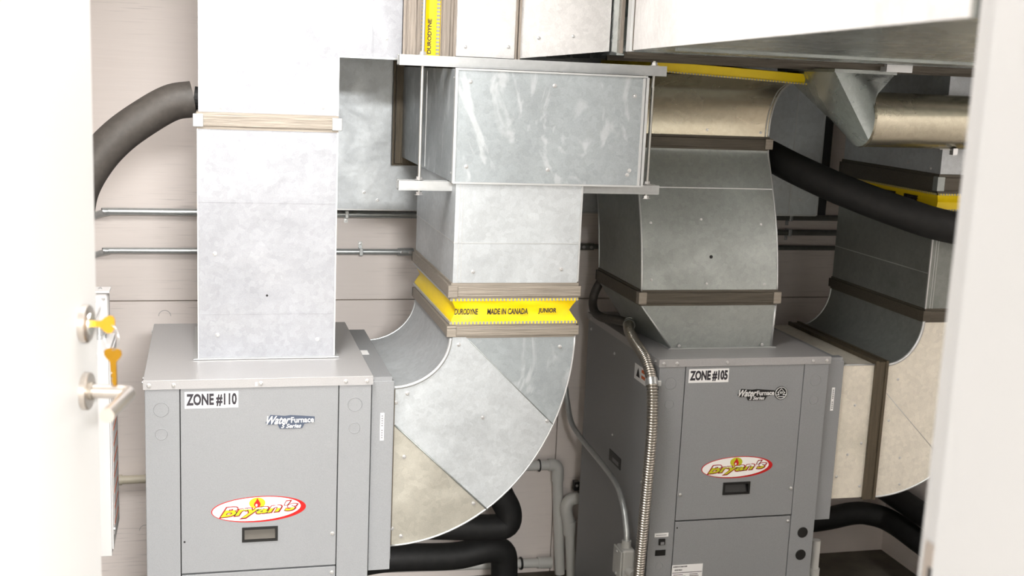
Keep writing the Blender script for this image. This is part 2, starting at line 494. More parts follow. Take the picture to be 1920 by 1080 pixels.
def key(at, ax, sd, th, name, label):
    """key whose blade runs along ax from the bow at `at`; sd is its width direction"""
    th2 = th*.0011
    def P(a, b): return at + ax*a + sd*b
    bow = [(-.0135, -.004), (-.0125, -.0085), (-.010, -.0125), (-.004, -.0135), (.002, -.010), (.006, -.006), (.0085, -.0048), (.0085, .0048), (.006, .006), (.002, .010), (-.004, .0135), (-.010, .0125), (-.0125, .0085), (-.0135, .004)]
    b = B()
    b.hexa([P(x, y)-th2 for x, y in bow], [P(x, y)+th2 for x, y in bow])
    bl = [(.008, -.0048), (.016, -.0042), (.022, -.0042), (.025, -.0026), (.029, -.0042), (.033, -.0022), (.037, -.0040), (.041, -.0020), (.046, -.0012), (.048, .001), (.045, .0042), (.008, .0048)]
    b.hexa([P(x, y)-th2*.9 for x, y in bl], [P(x, y)+th2*.9 for x, y in bl])
    return tag(b.done(name, BRASS), label, 'key')
key(kc + nv*.034 + V(0, 0, .0), -nv, V(0, 0, 1)*.95 + dv*.3, dv.cross(V(0, 0, 1)).cross(nv).normalized()*0 + (-dv), 'key', 'brass key pushed into the lock cylinder of the white door')
hk = kc + nv*.044 + V(0, 0, -.050)
k2 = key(hk, V(.02, 0, -1).normalized(), V(1, -.25, 0).normalized(), V(.25, 1, 0).normalized(), 'key', 'brass key hanging below the lock above the lever')
B().torus(kc + nv*.042 + V(0, 0, -.020), dv*.6 + nv*.5, .019, .0008, 24, 6).done('key_ring', CHROME, k2, 'all')

# ------------------------------------------------------------------ heat pump units
def knockout(p, r, parent, face='y'):
    ax = (0, -1, 0) if face == 'y' else (-1, 0, 0)
    B().torus(p, ax, r, .0011, 32, 6).done('knockout', CAB, parent, 'all')
def heat_pump(x0, y0, y1, zt, label, series, right):
    x1 = x0+.62
    t = thing('heat_pump', label, 'heat pump', ((x0+x1)/2, (y0+y1)/2, FZ))
    pw = .0915
    zs = zt-.568
    yf = y0
    B().box(x0+.002, x1-.002, y0+.022, y1, FZ+.03, zt-.004).done('cabinet', CAB, t)
    B().box(x0+.01, x1-.01, y0+.016, y0+.021, FZ+.04, zt-.02).done('inner_frame', DARKGAP, t)
    B().box(x0+.03, x1-.03, y0+.05, y1-.03, FZ, FZ+.03).done('base_pad', DARKGAP, t)
    lp = B().box(x0, x0+pw, yf, yf+.022, FZ+.03, zt-.025, .0015).done('corner_post', CAB, t)
    rp = B().box(x1-pw, x1, yf, yf+.022, FZ+.03, zt-.025, .0015).done('corner_post', CAB, t)
    a, b_ = x0+pw+.0028, x1-pw-.0028
    # upper access panel with a hole for the pull handle
    hx0, hx1 = (x0+.262, x0+.358)
    hz0, hz1 = (zt-.480, zt-.440)
    up = B()
    zu = zs+.002; zv = zt-.027
    up.box(a, hx0, yf, yf+.014, zu, zv); up.box(hx1, b_, yf, yf+.014, zu, zv)
    up.box(hx0, hx1, yf, yf+.014, zu, hz0); up.box(hx0, hx1, yf, yf+.014, hz1, zv)
    bmesh.ops.remove_doubles(up.bm, verts=up.bm.verts[:], dist=1e-5)
    up = up.done('access_panel', CAB, t)
    hf = B()
    w = .005
    hf.box(hx0-.002, hx1+.002, yf-.003, yf+.001, hz1-w, hz1+.002); hf.box(hx0-.002, hx1+.002, yf-.003, yf+.001, hz0-.002, hz0+w)
    hf.box(hx0-.002, hx0+w, yf-.003, yf+.001, hz0+w, hz1-w); hf.box(hx1-w, hx1+.002, yf-.003, yf+.001, hz0+w, hz1-w)
    hf.done('handle_frame', BLACKPL, up)
    pk = B()
    pk.poly([(hx0, yf, hz0), (hx1, yf, hz0), (hx1, yf+.013, hz1-.006), (hx0, yf+.013, hz1-.006)])
    pk.poly([(hx0, yf, hz1), (hx1, yf, hz1), (hx1, yf+.013, hz1-.006), (hx0, yf+.013, hz1-.006)])
    pk.done('handle_pocket', BLACKPL if right else POCKET_LIT, up)  # right pocket's shade and left pocket's light are put into their colours
    low = B().box(a, b_, yf, yf+.014, FZ+.05, zs-.004, .001).done('lower_panel', CAB, t)
    # lid
    lid = B()
    lid.box(x0-.004, x1+.004, y0-.004, y1+.003, zt-.004, zt, .0015)
    lid.box(x0-.004, x1+.004, y0-.004, y0-.0005, zt-.026, zt-.003)
    lid.box(x0-.004, x0-.0005, y0-.0005, y1+.003, zt-.026, zt-.003)
    lid.box(x1+.0005, x1+.004, y0-.0005, y1+.003, zt-.026, zt-.003)
    lid = lid.done('top_cover', CAB_LIT_TOP, t)
    sx = [.011, .076, .310, .546, .607] if not right else [.011, .058, .238, .555, .607]
    screws(lid, [(x0+s, y0-.004, zt-.014) for s in sx], 'y')
    screws(lid, [(x0-.004, y0+.03, zt-.014), (x0-.004, y0+.075, zt-.014), (x0-.004, y1-.05, zt-.014)], 'x')
    screws(up, [(b_-.010, yf, zt-.470)] + ([(a+.010, yf, zt-.474)] if right else []), 'y')
    screws(low, [(b_-.010, yf, zs-.022)], 'y')
    B().lathe((a+.008, yf+.001, (zt-.472) if not right else zs-.025), (0, -1, 0), [(0, .003), (.0014, .003)], 10).done('screw_hole', DARKGAP, up if not right else low)
    for post, xx in ((lp, x0+.043), (rp, x1-.046)):
        knockout((xx, yf, zt-.084), .0200, post)
        knockout((xx, yf, zt-.154), .0160, post)
    # zone sticker
    zl = B().box(x0+.105, x0+.249, yf-.0006, yf, zt-.083, zt-.036).done('zone_label', PAPER, up)
    text('ZONE #105' if right else 'ZONE #110', x0+.109, x0+.245, zt-.078, zt-.041, yf-.0006, 'lettering', INK, zl, 0, .045)
    # raised badge
    bx = x0+(.290 if right else .327); bz = zt-.132
    dark = INKBLACK if right else INKBLUE
    B().prism([(bx-.003, bz+.002), (bx+.01, bz+.024), (bx+.05, bz+.020), (bx+.066, bz+.022), (bx+.133, bz+.016), (bx+.133, bz+.001), (bx+.105, bz-.004), (bx+.098, bz-.017), (bx+.036, bz-.017), (bx+.030, bz-.004), (bx+.004, bz-.004)], 'y', yf-.002, yf).done('badge_backing', dark, up)
    text('Water', bx, bx+.066, bz-.003, bz+.021, yf-.002, 'lettering', SILVER, up, .45, .02, .0015)
    text('Furnace', bx+.067, bx+.131, bz, bz+.0165, yf-.002, 'lettering', SILVER, up, 0, .02, .0015)
    text(series, bx+.040, bx+.096, bz-.0148, bz-.003, yf-.002, 'lettering', SILVER, up, .3, .02, .0015)
    if right:
        cx, cz = bx+.157, bz+.006
        em = B().lathe((cx, yf, cz), (0, -1, 0), [(0, .0235), (.002, .0235)], 32).done('emblem_disc', INKBLACK, up)
        B().box(bx+.128, cx-.02, yf-.002, yf, bz+.003, bz+.010).done('badge_link', INKBLACK, up)
        B().torus((cx, yf-.002, cz), (0, -1, 0), .0205, .0014, 32, 6).done('emblem_ring', SILVER, up, 'all')
        e = B()
        def bar(xa, za, xb, zb, wd=.0012):
            e.tube([(xa, yf-.0025, za), (xb, yf-.0025, zb)], wd, 6)
        bar(cx-.014, cz+.001, cx, cz+.016); bar(cx, cz+.016, cx+.014, cz+.001)
        bar(cx-.010, cz+.003, cx-.010, cz-.006); bar(cx+.010, cz+.003, cx+.010, cz-.006)
        bar(cx-.019, cz-.006, cx-.006, cz-.006); bar(cx+.006, cz-.006, cx+.019, cz-.006)
        for k in (-.004, 0, .004): bar(cx+k, cz-.002, cx+k+.001, cz+.006, .0009)
        bar(cx-.012, cz-.0125, cx+.012, cz-.0125)
        e.done('emblem_house', SILVER, up)
    # dealer sticker
    sxc, szc = (x0+.307, zt-.385)
    rx = .132
    st = ellipse(sxc, szc, rx, .0385, yf, 'dealer_sticker', REDINK, up, .02, .0005)
    ellipse(sxc-.006, szc+.001, rx-.009, .0350, yf-.0005, 'sticker_field', WHITEINK, st, .035, .0003)
    ellipse(sxc-.005, szc+.0185, .0225, .0165, yf-.0008, 'sun_disc', LIME, st, 0, .0002)
    fl = [(0, .034), (.004, .027), (.0085, .019), (.0095, .013), (.006, .008), (0, .006), (-.006, .008), (-.0095, .013), (-.008, .019), (-.003, .026)]
    B().prism([(sxc-.005+p, szc+q_) for p, q_ in fl], 'y', yf-.0012, yf-.001).done('flame', REDINK, st)
    ellipse(sxc-.007, szc+.0125, .003, .004, yf-.0012, 'flame_core', WHITEINK, st, 0, .0002, 16)
    tz0, tz1 = szc-.0225, szc+.0165
    text("Bryan's", sxc-.112, sxc+.112, tz0-.002, tz1+.002, yf-.0014, 'lettering_outline', REDINK, st, .35, .072, .0002, .06)
    text("Bryan's", sxc-.1085, sxc+.1085, tz0, tz1, yf-.0016, 'lettering_shadow', INK, st, .35, .044, .0002, .06)
    text("Bryan's", sxc-.106, sxc+.106, tz0+.002, tz1-.001, yf-.0018, 'lettering', TWOTONE, st, .35, .022, .0002, .06)
    # filter rack on the right side
    fx0, fx1 = x1+.004, x1+.068
    fz0, fz1 = zt-.600, zt-.022
    fk = B().box(fx0, fx1, y0+.018, y1-.02, fz0, fz1, .0015)
    fk.box(fx0+.004, fx1-.006, y0+.02, y0+.05, fz1-.001, fz1+.012)
    fk.box(fx1-.002, fx1+.0015, y0+.022, y1-.03, fz0+.03, fz1-.01)
    fk = fk.done('filter_rack', CAB, t)
    sl = B().box(fx0+.026, fx0+.037, y0+.0172, y0+.018, zt-.200, zt-.117).done('rack_label', PAPER, fk)
    lb = B()
    for k in range(10):
        if k in (4,): continue
        lb.box(fx0+.029, fx0+.034, y0+.0168, y0+.0172, zt-.193+k*.0072, zt-.189+k*.0072)
    lb.done('rack_label_print', GREYINK, sl)
    if not right:
        B().box(fx0+.012, fx0+.034, y0+.34, y0+.395, fz1, fz1+.0006).done('rack_sticker', PAPER, fk)
        B().box(x0+.295, x0+.301, y0-.0046, y0-.004, zt-.022, zt-.011).done('paint_chip', PAPER, lid)
    else:
        for dz in (-.636, -.719):
            B().lathe((x1-.043, yf+.002, zt+dz), (0, -1, 0), [(0, .0195), (.0035, .0195), (.0045, .0175)], 28).done('port_cap', BLACKPL, rp)
        ll = B().box(x0+.022, x0+.072, yf-.0006, yf, zt-.622, zt-.608).done('reset_label', PAPER, lp)
        lb = B()
        for k in range(9): lb.box(x0+.028+k*.0042, x0+.031+k*.0042, yf-.0009, yf-.0006, zt-.617, zt-.614)
        lb.done('reset_label_print', GREYINK, ll)
        B().box(x0+.038, x0+.060, yf-.006, yf, zt-.650, zt-.628, .001).done('rocker_switch', BLACKPL, lp)
        B().box(x0+.043, x0+.055, yf-.0095, yf-.006, zt-.647, zt-.638).done('switch_toggle', GREYINK, lp)
        B().box(x0+.028, x0+.065, yf-.002, yf, zt-.689, zt-.669).done('blank_window', BLACKPL, lp)
        knockout((x0+.047, yf, zt-.728), .013, lp)
        # specification plate
        sp = B().box(x0+.094, x0+.207, yf-.0006, yf, zt-.800, zt-.728).done('rating_label', PAPER, low)
        lb = B()
        xx = x0+.098
        while xx < x0+.150:
            ww = random.choice((.0012, .002, .003)); lb.box(xx, xx+ww, yf-.0009, yf-.0006, zt-.737, zt-.732); xx += ww+.0012
        xx = x0+.104
        while xx < x0+.132:
            ww = random.choice((.0012, .002)); lb.box(xx, xx+ww, yf-.0009, yf-.0006, zt-.749, zt-.744); xx += ww+.001
        lb.box(x0+.096, x0+.205, yf-.0009, yf-.0006, zt-.7575, zt-.7555)
        for k in range(5):
            lb.box(x0+.100, x0+.135+.01*(k % 3), yf-.0009, yf-.0006, zt-.765-k*.006, zt-.763-k*.006)
            lb.box(x0+.160, x0+.190+.004*(k % 3), yf-.0009, yf-.0006, zt-.765-k*.006, zt-.763-k*.006)
        lb.done('rating_label_print', INK, sp)
        # left side: warning sticker and slot
        wx = x0+.002
        ws = B().box(wx-.0006, wx, y0+.085, y0+.235, zt-.125, zt-.070).done('warning_label', PAPER, t)
        e = B(); e.box(wx-.0009, wx-.0006, y0+.105, y0+.165, zt-.088, zt-.077); e.box(wx-.0009, wx-.0006, y0+.105, y0+.165, zt-.108, zt-.097)
        e.done('warning_band', ORANGE, ws)
        e = B()
        e.prism([(y0+.180, zt-.112), (y0+.215, zt-.112), (y0+.206, zt-.092), (y0+.198, zt-.079), (y0+.190, zt-.092)], 'x', wx-.0009, wx-.0006)
        e.done('warning_symbol', INK, ws)
        vn = B()
        vn.box(wx-.002, wx, y0+.315, y0+.44, zt-.492, zt-.450)
        vn.done('side_slot', BLACKPL, t)
        B().box(wx-.0025, wx-.002, y0+.335, y0+.40, zt-.484, zt-.470).done('slot_pull', GREYINK, t)
        screws(t, [(wx, y1-.04, zt-.06), (wx, y0+.45, zt-.09), (wx, y0+.42, zt-.39), (wx, y0+.10, zt-.46), (wx, y0+.045, zt-.52)], 'x', 'side_screw')
    return t
heat_pump(-.165, 3.28, 4.0, 1.19, 'grey heat pump cabinet labelled ZONE #110 beside the open door', '5 Series', False)
heat_pump(1.448, 3.57, 4.34, 1.147, 'grey heat pump cabinet labelled ZONE #105 with round house emblem', '3 Series', True)

# ------------------------------------------------------------------ sheet metal ducts
def band(parent, x0, x1, y0, y1, z0, z1, mat, pr=.010, corners=((0, 0), (1, 0)), cmat=None, lips=True):
    b = B()
    h = z1-z0
    b.box(x0-pr, x1+pr, y0-pr, y0, z0+h*.16, z1-h*.16, .002)
    b.box(x0-pr, x1+pr, y1, y1+pr, z0+h*.16, z1-h*.16)
    b.box(x0-pr, x0, y0-pr+.002, y1+pr, z0+h*.16, z1-h*.16)
    b.box(x1, x1+pr, y0-pr+.002, y1+pr, z0+h*.16, z1-h*.16)
    if lips:
        for a, c in ((z0, z0+h*.17), (z1-h*.17, z1)):
            b.box(x0-.003, x1+.003, y0-.003, y1+.003, a, c)
    o = b.done('joint_band', mat, parent)
    for i, j in corners:
        xx = (x0, x1)[i]; yy = (y0, y1)[j]
        B().box(xx-.013 if i == 0 else xx-.016, xx+.016 if i == 0 else xx+.013, yy-.013, yy+.016, z0+h*.12, z1-h*.12, .002).done('corner_clip', cmat or mat, o)
    return o

# left supply riser and its stub to the right
X0, X1, Y0, Y1 = -.024, .370, 3.51, 3.92
t = thing('supply_duct', 'tall bright square duct rising from the cabinet labelled ZONE #110', 'duct', (.173, 3.71, 1.19))
B().box(X0, X1, Y0, Y1, 1.192, 1.868, .0012).done('duct_section', G_TONED, t)
B().prism([(X0+.002, 1.902), (X1-.001, 1.902), (X1-.001, 2.082), (.553, 2.082), (.553, 2.72), (X0+.002, 2.72)], 'y', Y0, Y1).done('duct_section', G_TONED, t)
band(t, X0, X1, Y0, Y1, 1.862, 1.910, SEAL_X, .008, cmat=G_EDGE)
B().box(X0-.014, X1+.014, Y0-.016, Y1+.014, 1.1915, 1.1945).done('base_flange', G_EDGE, t)
sm = B()
for z in (1.325, 1.654): sm.box(X0, X1, Y0-.0012, Y0, z-.0016, z+.0016)
sm.box(.139, .1415, Y0-.0015, Y0, 1.905, 2.72); sm.box(.466, .4685, Y0-.003, Y0, 2.082, 2.72)
split_done(sm, 'seam', G_TONED, t)
ed = B(); ed.box(X1-.001, X1+.003, Y0-.002, Y0+.004, 1.195, 1.866); ed.box(X0-.002, X0+.001, Y0-.002, Y0+.003, 1.195, 1.866)
ed.box(X1-.002, X1+.003, Y0-.002, Y0+.004, 1.905, 2.085); ed.box(X1, .556, Y0-.0025, Y0+.004, 2.078, 2.083)
split_done(ed, 'edge_seam', G_EDGE, t)
screws(t, [(a, Y0, z) for a, z in ((.289, 2.117), (.029, 2.019), (.04, 1.924), (.327, 1.934), (.023, 1.503), (.321, 1.245), (.03, 1.262), (.507, 2.138))])
B().lathe((.172, Y0+.0005, 1.379), (0, -1, 0), [(0, .0035), (.0008, .0035)], 10).done('pilot_hole', DARKGAP, t)

# vertical flexible joint in the stub run, then the run to the main trunk
t = thing('flexible_connector', 'upright yellow fabric duct joint behind the hanger rod at the top', 'duct joint', (.64, 3.70, 2.082))
fb = B().box(.553, .601, 3.498, 3.92, 2.084, 2.72); fb.box(.553, .560, 3.492, 3.93, 2.084, 2.72); fb.box(.594, .606, 3.490, 3.93, 2.084, 2.72)
fb.box(.566, .590, 3.493, 3.92, 2.084, 2.72)
fb.done('flange', SEAL_Z, t)
fb = B().box(.664, .709, 3.500, 3.92, 2.09, 2.72); fb.box(.668, .690, 3.493, 3.92, 2.09, 2.72); fb.box(.701, .709, 3.490, 3.93, 2.09, 2.72)
fb.done('flange', SEAL_Z, t)
fy = B()
prof = [(.604, 3.500), (.618, 3.506), (.632, 3.514), (.645, 3.510), (.664, 3.500)]
fy.prism(prof + [(.664, 3.9), (.604, 3.9)], 'z', 2.088, 2.72)
fy.done('fabric', YEL, t)
sb = B(); sb.box(.606, .612, 3.494, 3.50, 2.088, 2.72); sb.box(.652, .661, 3.496, 3.503, 2.088, 2.72)
split_done(sb, 'crimp_strip', STITCH[2], t)
pr = text('DURODYNE', -.05, .05, -.006, .006, 0, 'printing', INK, t, 0, .02, .0012)
for v in pr.data.vertices:
    w_ = v.co + Vector(BASE[t.name]); v.co = Vector((.634-w_.z, 3.5125+w_.y, 2.150+w_.x)) - Vector(BASE[t.name])
tl = thing('overhead_duct', 'short bright overhead duct between the yellow joint and the big trunk', 'duct', (.80, 3.7, 2.09))
B().box(.709, .888, 3.48, 3.92, 2.096, 2.72, .001).done('duct_section', G_LIT, tl)
B().hexa([(.898, 3.475, 2.098), (.898, 3.92, 2.098), (.898, 3.92, 2.72), (.898, 3.475, 2.72)], [(1.172, 3.458, 2.131), (1.172, 3.92, 2.131), (1.172, 3.92, 2.72), (1.172, 3.458, 2.72)]).done('duct_section', G_LIT, tl)
jb = B(); jb.box(.884, .890, 3.472, 3.93, 2.090, 2.72); jb.box(.892, .899, 3.466, 3.93, 2.090, 2.72)
jb.done('joint_band', SEAL_Z, tl)
screws(tl, [(.735, 3.48, 2.125), (.865, 3.48, 2.130), (.955, 3.472, 2.16), (1.06, 3.466, 2.17)])

# big trunk coming forward over the viewer's right
A = (1.180, 3.36); Bp = (.7265, 1.035); NR = 2.85
t = thing('trunk_duct', 'large bright trunk duct running overhead toward the doorway', 'duct', (1.9, 2.4, 2.13))
def lerp(p, q_, k): return (p[0]+(q_[0]-p[0])*k, p[1]+(q_[1]-p[1])*k)
def trunk(k0, k1, z0, z1, mat, right=None):
    p, q_ = lerp(A, Bp, k0), lerp(A, Bp, k1)
    return B().prism([p, q_, (1.76+(2.80-1.76)*(1-k1), q_[1]), (1.76+(2.80-1.76)*(1-k0), p[1])], 'z', z0, z1).done('duct_section', mat, t)  # right edge slants to leave room for the added lamp
trunk(.03, .995, 2.131, 2.72, G_UNDER)
B().box(1.176, 2.80, 3.40, 3.56, 2.120, 2.72).done('duct_section', G_UNDER, t)
B().box(1.20, 2.80, 3.565, 4.25, 2.112, 2.72).done('duct_section', G_UNDER, t)
def stripe(k0, k1, pr, z0, mat, nm):
    p, q_ = lerp(A, Bp, k0), lerp(A, Bp, k1)
    n = Vector((-(Bp[1]-A[1]), Bp[0]-A[0])).normalized()*-1
    return B().prism([(p[0]+n.x*pr, p[1]+n.y*pr), (q_[0]+n.x*pr, q_[1]+n.y*pr), (q_[0]-n.x*.003, q_[1]-n.y*.003), (p[0]-n.x*.003, p[1]-n.y*.003)], 'z', z0, 2.72).done(nm, mat, t)
stripe(-.035, -.005, .006, 2.126, SEAL_Z, 'joint_band')
stripe(.055, .085, .010, 2.128, G_EDGE, 'standing_cleat')
stripe(.087, .093, .004, 2.130, SEAL_DARK_Z, 'joint_band')
# folded lower lip of the side sheet
stripe(.095, .994, .004, 2.131, G_LIT, 'side_sheet')
b = B(); b.box(1.20, 2.80, 3.375, 3.385, 2.124, 2.131); b.box(1.20, 2.80, 3.397, 3.403, 2.112, 2.13); b.box(1.20, 2.80, 3.556, 3.566, 2.106, 2.13); split_done(b, 'cross_joint', SEAL_DARK, t)
b = B(); b.box(2.05, 2.14, 3.36, 3.40, 2.108, 2.131); b.box(2.62, 2.70, 3.55, 3.58, 2.094, 2.13); split_done(b, 'joint_clip', G_EDGE, t)
B().box(1.08, 2.44, 2.68, 2.70, 2.124, 2.131).done('cross_joint', G_DULL, t)

# yellow joint under the trunk, above the offset duct
t = thing('flexible_connector', 'long thin yellow fabric joint under the big overhead trunk duct', 'duct joint', (1.66, 3.75, 2.07))
b = B()
b.hexa([(1.395, 3.64, 2.082), (1.922, 3.64, 2.060), (1.922, 4.2, 2.060), (1.395, 4.2, 2.082)], [(1.395, 3.64, 2.112), (1.922, 3.64, 2.092), (1.922, 4.2, 2.112), (1.395, 4.2, 2.112)])
b.done('fabric', YEL, t)
B().hexa([(1.39, 3.632, 2.079), (1.927, 3.632, 2.057), (1.927, 3.64, 2.057), (1.39, 3.64, 2.079)], [(1.39, 3.632, 2.083), (1.927, 3.632, 2.062), (1.927, 3.64, 2.062), (1.39, 3.64, 2.083)]).done('crimp_strip', STITCH[0], t)

# offset supply duct on the right unit
t = thing('offset_duct', 'grey duct with curved sides rising from the cabinet labelled ZONE #105', 'duct', (1.68, 3.9, 1.147))
XA, XB = 1.419, 1.918
lo = [(1.542, 3.715, 1.149), (1.918, 3.715, 1.149), (1.918, 4.02, 1.149), (1.50, 4.02, 1.149)]
hi = [(XA, 3.705, 1.304), (XB, 3.705, 1.304), (XB, 4.16, 1.304), (XA, 4.16, 1.304)]
B().hexa(lo, hi).done('duct_base', G_DULL, t)
bl = B().box(1.53, 1.932, 3.704, 4.03, 1.1475, 1.150).done('base_flange', G_EDGE, t)
fp = [(3.705, 1.350), (3.718, 1.432), (3.748, 1.559), (3.805, 1.701), (3.853, 1.800), (3.860, 1.825)]
fp = catmull([Vector((a, b_, 0)) for a, b_ in fp], 4)
front = [(v.x, v.y) for v in fp]
dp_ = .455
back = [(a+dp_, z-.02*0) for a, z in front]
B().prism(front + back[::-1], 'x', XA, XB).done('duct_section', G_DULL, t, True)
band(t, XA, XB, 3.705, 4.16, 1.300, 1.354, SEAL_DARK, .009, cmat=SEAL_X)
band(t, XA, XB, 3.862, 4.20, 1.822, 1.870, SEAL_DARK, .008, corners=((1, 0),), cmat=SEAL_X)
ep = [(3.866, 1.868), (3.862, 1.925), (3.838, 1.985), (3.790, 2.035), (3.705, 2.068), (3.66, 2.074)]
ep = [(v.x, v.y) for v in catmull([Vector((a, b_, 0)) for a, b_ in ep], 6)]
B().prism(ep + [(4.20, 2.074), (4.20, 1.868)], 'x', XA, XB).done('duct_elbow', G_ROUND, t, True)
ee = B(); ee.tube([(XB, a, z) for a, z in ep], .004, 8); ee.tube([(XB-.012, a-.001, z) for a, z in ep], .0022, 6)
ee.tube([(XB+.001, a, z) for a, z in front], .003, 8); ee.tube([(XA, a, z) for a, z in front], .0038, 8); ee.tube([(XA, a, z) for a, z in back], .003, 8)
ee.tube([lo[0], hi[0]], .003, 8); ee.tube([lo[1], hi[1]], .004, 8)
split_done(ee, 'edge_seam', G_EDGE, t, 'all')
def ify(z):
    for (a, za), (b_, zb) in zip(front, front[1:]):
        if za <= z <= zb: return a+(b_-a)*(z-za)/(zb-za)
    return 3.866 if z > 1.86 else 3.705
screws(t, [(x, ify(z), z) for x, z in ((1.455, 1.576), (1.639, 1.589), (1.861, 1.574), (1.453, 1.388), (1.654, 1.374), (1.87, 1.372))], k=.8)
screws(t, [(1.684, 3.866, 1.889), (1.887, 3.866, 1.885)], k=.8)
screws(t, [(1.57, 3.708, 1.158), (1.88, 3.708, 1.158)], k=.9)
B().lathe((1.671, ify(1.465), 1.465), (0, -1, 0), [(0, .006), (.0012, .006)], 12).done('pilot_hole', DARKGAP, t)
B().box(XA, XB, ify(1.693)-.0015, ify(1.693)+.02, 1.6915, 1.6945).done('seam', G_EDGE, t)

# flat duct along the back wall
t = thing('wall_duct', 'flat grey duct along the back wall behind the hung box', 'duct', (1.3, 4.45, 1.537))
B().box(.12, 2.395, 4.35, 4.575, 1.537, 2.60, .001).done('duct_section', G_MID, t)
b = B(); b.box(2.272, 2.276, 4.347, 4.35, 1.537, 2.6); b.box(2.395, 2.40, 4.345, 4.575, 1.537, 2.6); b.box(.12, 2.395, 4.345, 4.35, 1.534, 1.539)
split_done(b, 'edge_seam', G_EDGE, t)
B().box(2.405, 2.445, 4.36, 4.58, 1.537, 2.60).done('end_joint', DARKGAP, t)
screws(t, [(.56, 4.35, 1.60), (.61, 4.35, 1.572), (2.32, 4.35, 1.60)])

# hung box, drop, flexible joint and elbow in the middle
t = thing('hung_box', 'grey rectangular duct box cradled in the hanger channels', 'duct', (.97, 3.8, 1.738))
BX0, BX1, BY0 = .684, 1.2555, 3.34
B().box(BX0, BX1, BY0, 4.28, 1.738, 2.060, .0012).done('duct_section', G_BOX, t)
fb = B(); fb.box(BX0-.024, BX1+.02, 4.28, 4.30, 1.715, 2.075); fb.box(BX0-.030, BX1+.02, 4.31, 4.335, 1.705, 2.08); fb.box(BX0-.01, BX1, 4.30, 4.345, 1.73, 2.06)
fb.done('rear_flange', SEAL_DARK_Z, t)
ed = B()
ed.box(BX0-.004, BX1, BY0-.005, BY0+.002, 2.0575, 2.0625); ed.box(BX0-.002, BX1, BY0-.005, BY0+.002, 1.7365, 1.7415)
ed.box(BX0-.0035, BX0+.004, BY0-.004, BY0+.012, 1.738, 2.060)
ed.box(BX1-.014, BX1-.006, BY0-.0045, BY0, 1.738, 2.056); ed.box(BX1-.004, BX1+.004, BY0-.007, BY0+.01, 1.738, 2.058)
split_done(ed, 'edge_seam', G_EDGE, t)
B().box(BX0-.0015, BX0, 3.80, 3.803, 1.745, 2.05).done('seam', G_EDGE, t)
screws(t, [(x, BY0, z) for x, z in ((.724, 2.026), (.973, 2.024), (1.219, 2.004), (.721, 1.786), (.964, 1.782), (1.216, 1.785), (1.210, 1.772))])
screws(t, [(BX0, 3.36, 2.035), (BX0, 3.36, 1.765)], 'x')

DX0, DX1, DY0, DY1 = .694, 1.074, 3.345, 3.985
t = thing('drop_duct', 'grey square duct drop between the hung box and yellow joint', 'duct', (.88, 3.66, 1.40))
B().box(DX0, DX1, DY0, DY1, 1.442, 1.737, .0012).done('duct_section', G_MID, t)
band(t, DX0-.002, DX1+.001, DY0-.002, DY1, 1.398, 1.446, SEAL_X, .009, corners=((0, 0),), cmat=SEAL_X)
sm = B(); sm.box(DX0-.001, DX1, DY0-.0012, DY0, 1.5625, 1.5645); sm.box(DX0-.0012, DX0, DY0, DY1, 1.5625, 1.5655); sm.box(DX0+.012, DX0+.014, DY0-.0012, DY0, 1.45, 1.737); sm.box(DX0+.022, DX0+.0235, DY0-.001, DY0, 1.45, 1.737)
sm.box(DX1-.002, DX1+.003, DY0-.003, DY0+.004, 1.45, 1.737)
split_done(sm, 'seam', G_EDGE, t)
screws(t, [(.754, DY0, 1.479), (1.022, DY0, 1.487)])

t = thing('flexible_connector', 'yellow printed fabric joint between the drop duct and big elbow', 'duct joint', (.88, 3.66, 1.325))
b = B()
zz = [1.324, 1.333, 1.345, 1.360, 1.376, 1.390, 1.400]
ins = [0, .001, .010, .020, .012, .003, 0]
def ring(z, i, n=16):
    r_ = []
    x0, x1, y0, y1 = DX0-.002, DX1+.002, DY0-.004, DY1
    def sag(k): return i*(.25+.75*(1-min(1, 6*min(k, 1-k))))
    for k in range(n): u = k/n; r_.append((x0+(x1-x0)*u + (i*.9 if k == 0 else 0), y0+(sag(u) if k else i*.9)+.003*sin(u*9+z*90)*(i > .002), z))
    for k in range(n): u = k/n; r_.append((x1-(sag(u) if k else i*.9), y0+(y1-y0)*u + (i*.9 if k == 0 else 0), z))
    for k in range(n): u = k/n; r_.append((x1-(x1-x0)*u, y1-i*.5, z))
    for k in range(n): u = k/n; r_.append((x0+(sag(u) if k else i*.9), y1-(y1-y0)*u, z))
    return r_
b.rings([ring(z, i) for z, i in zip(zz, ins)])
b.done('fabric', YEL, t, True)
for a, c_ in ((1.3235, 1.331), (1.393, 1.400)):
    s = B(); s.box(DX0-.005, DX1+.004, DY0-.007, DY0-.003, a, c_)
    s.done('crimp_strip', STITCH[0], t)
    s = B(); s.box(DX0-.006, DX0-.002, DY0-.006, DY1, a, c_); s.done('crimp_strip', G_EDGE, t)
for s_, a, c_ in (('DURODYNE', .702, .772), ('MADE IN CANADA', .800, .924), ('JUNIOR', .956, 1.012)):
    text(s_, a, c_, 1.352, 1.370, DY0-.0045, 'printing', INK, t, .1, .02, .0012)

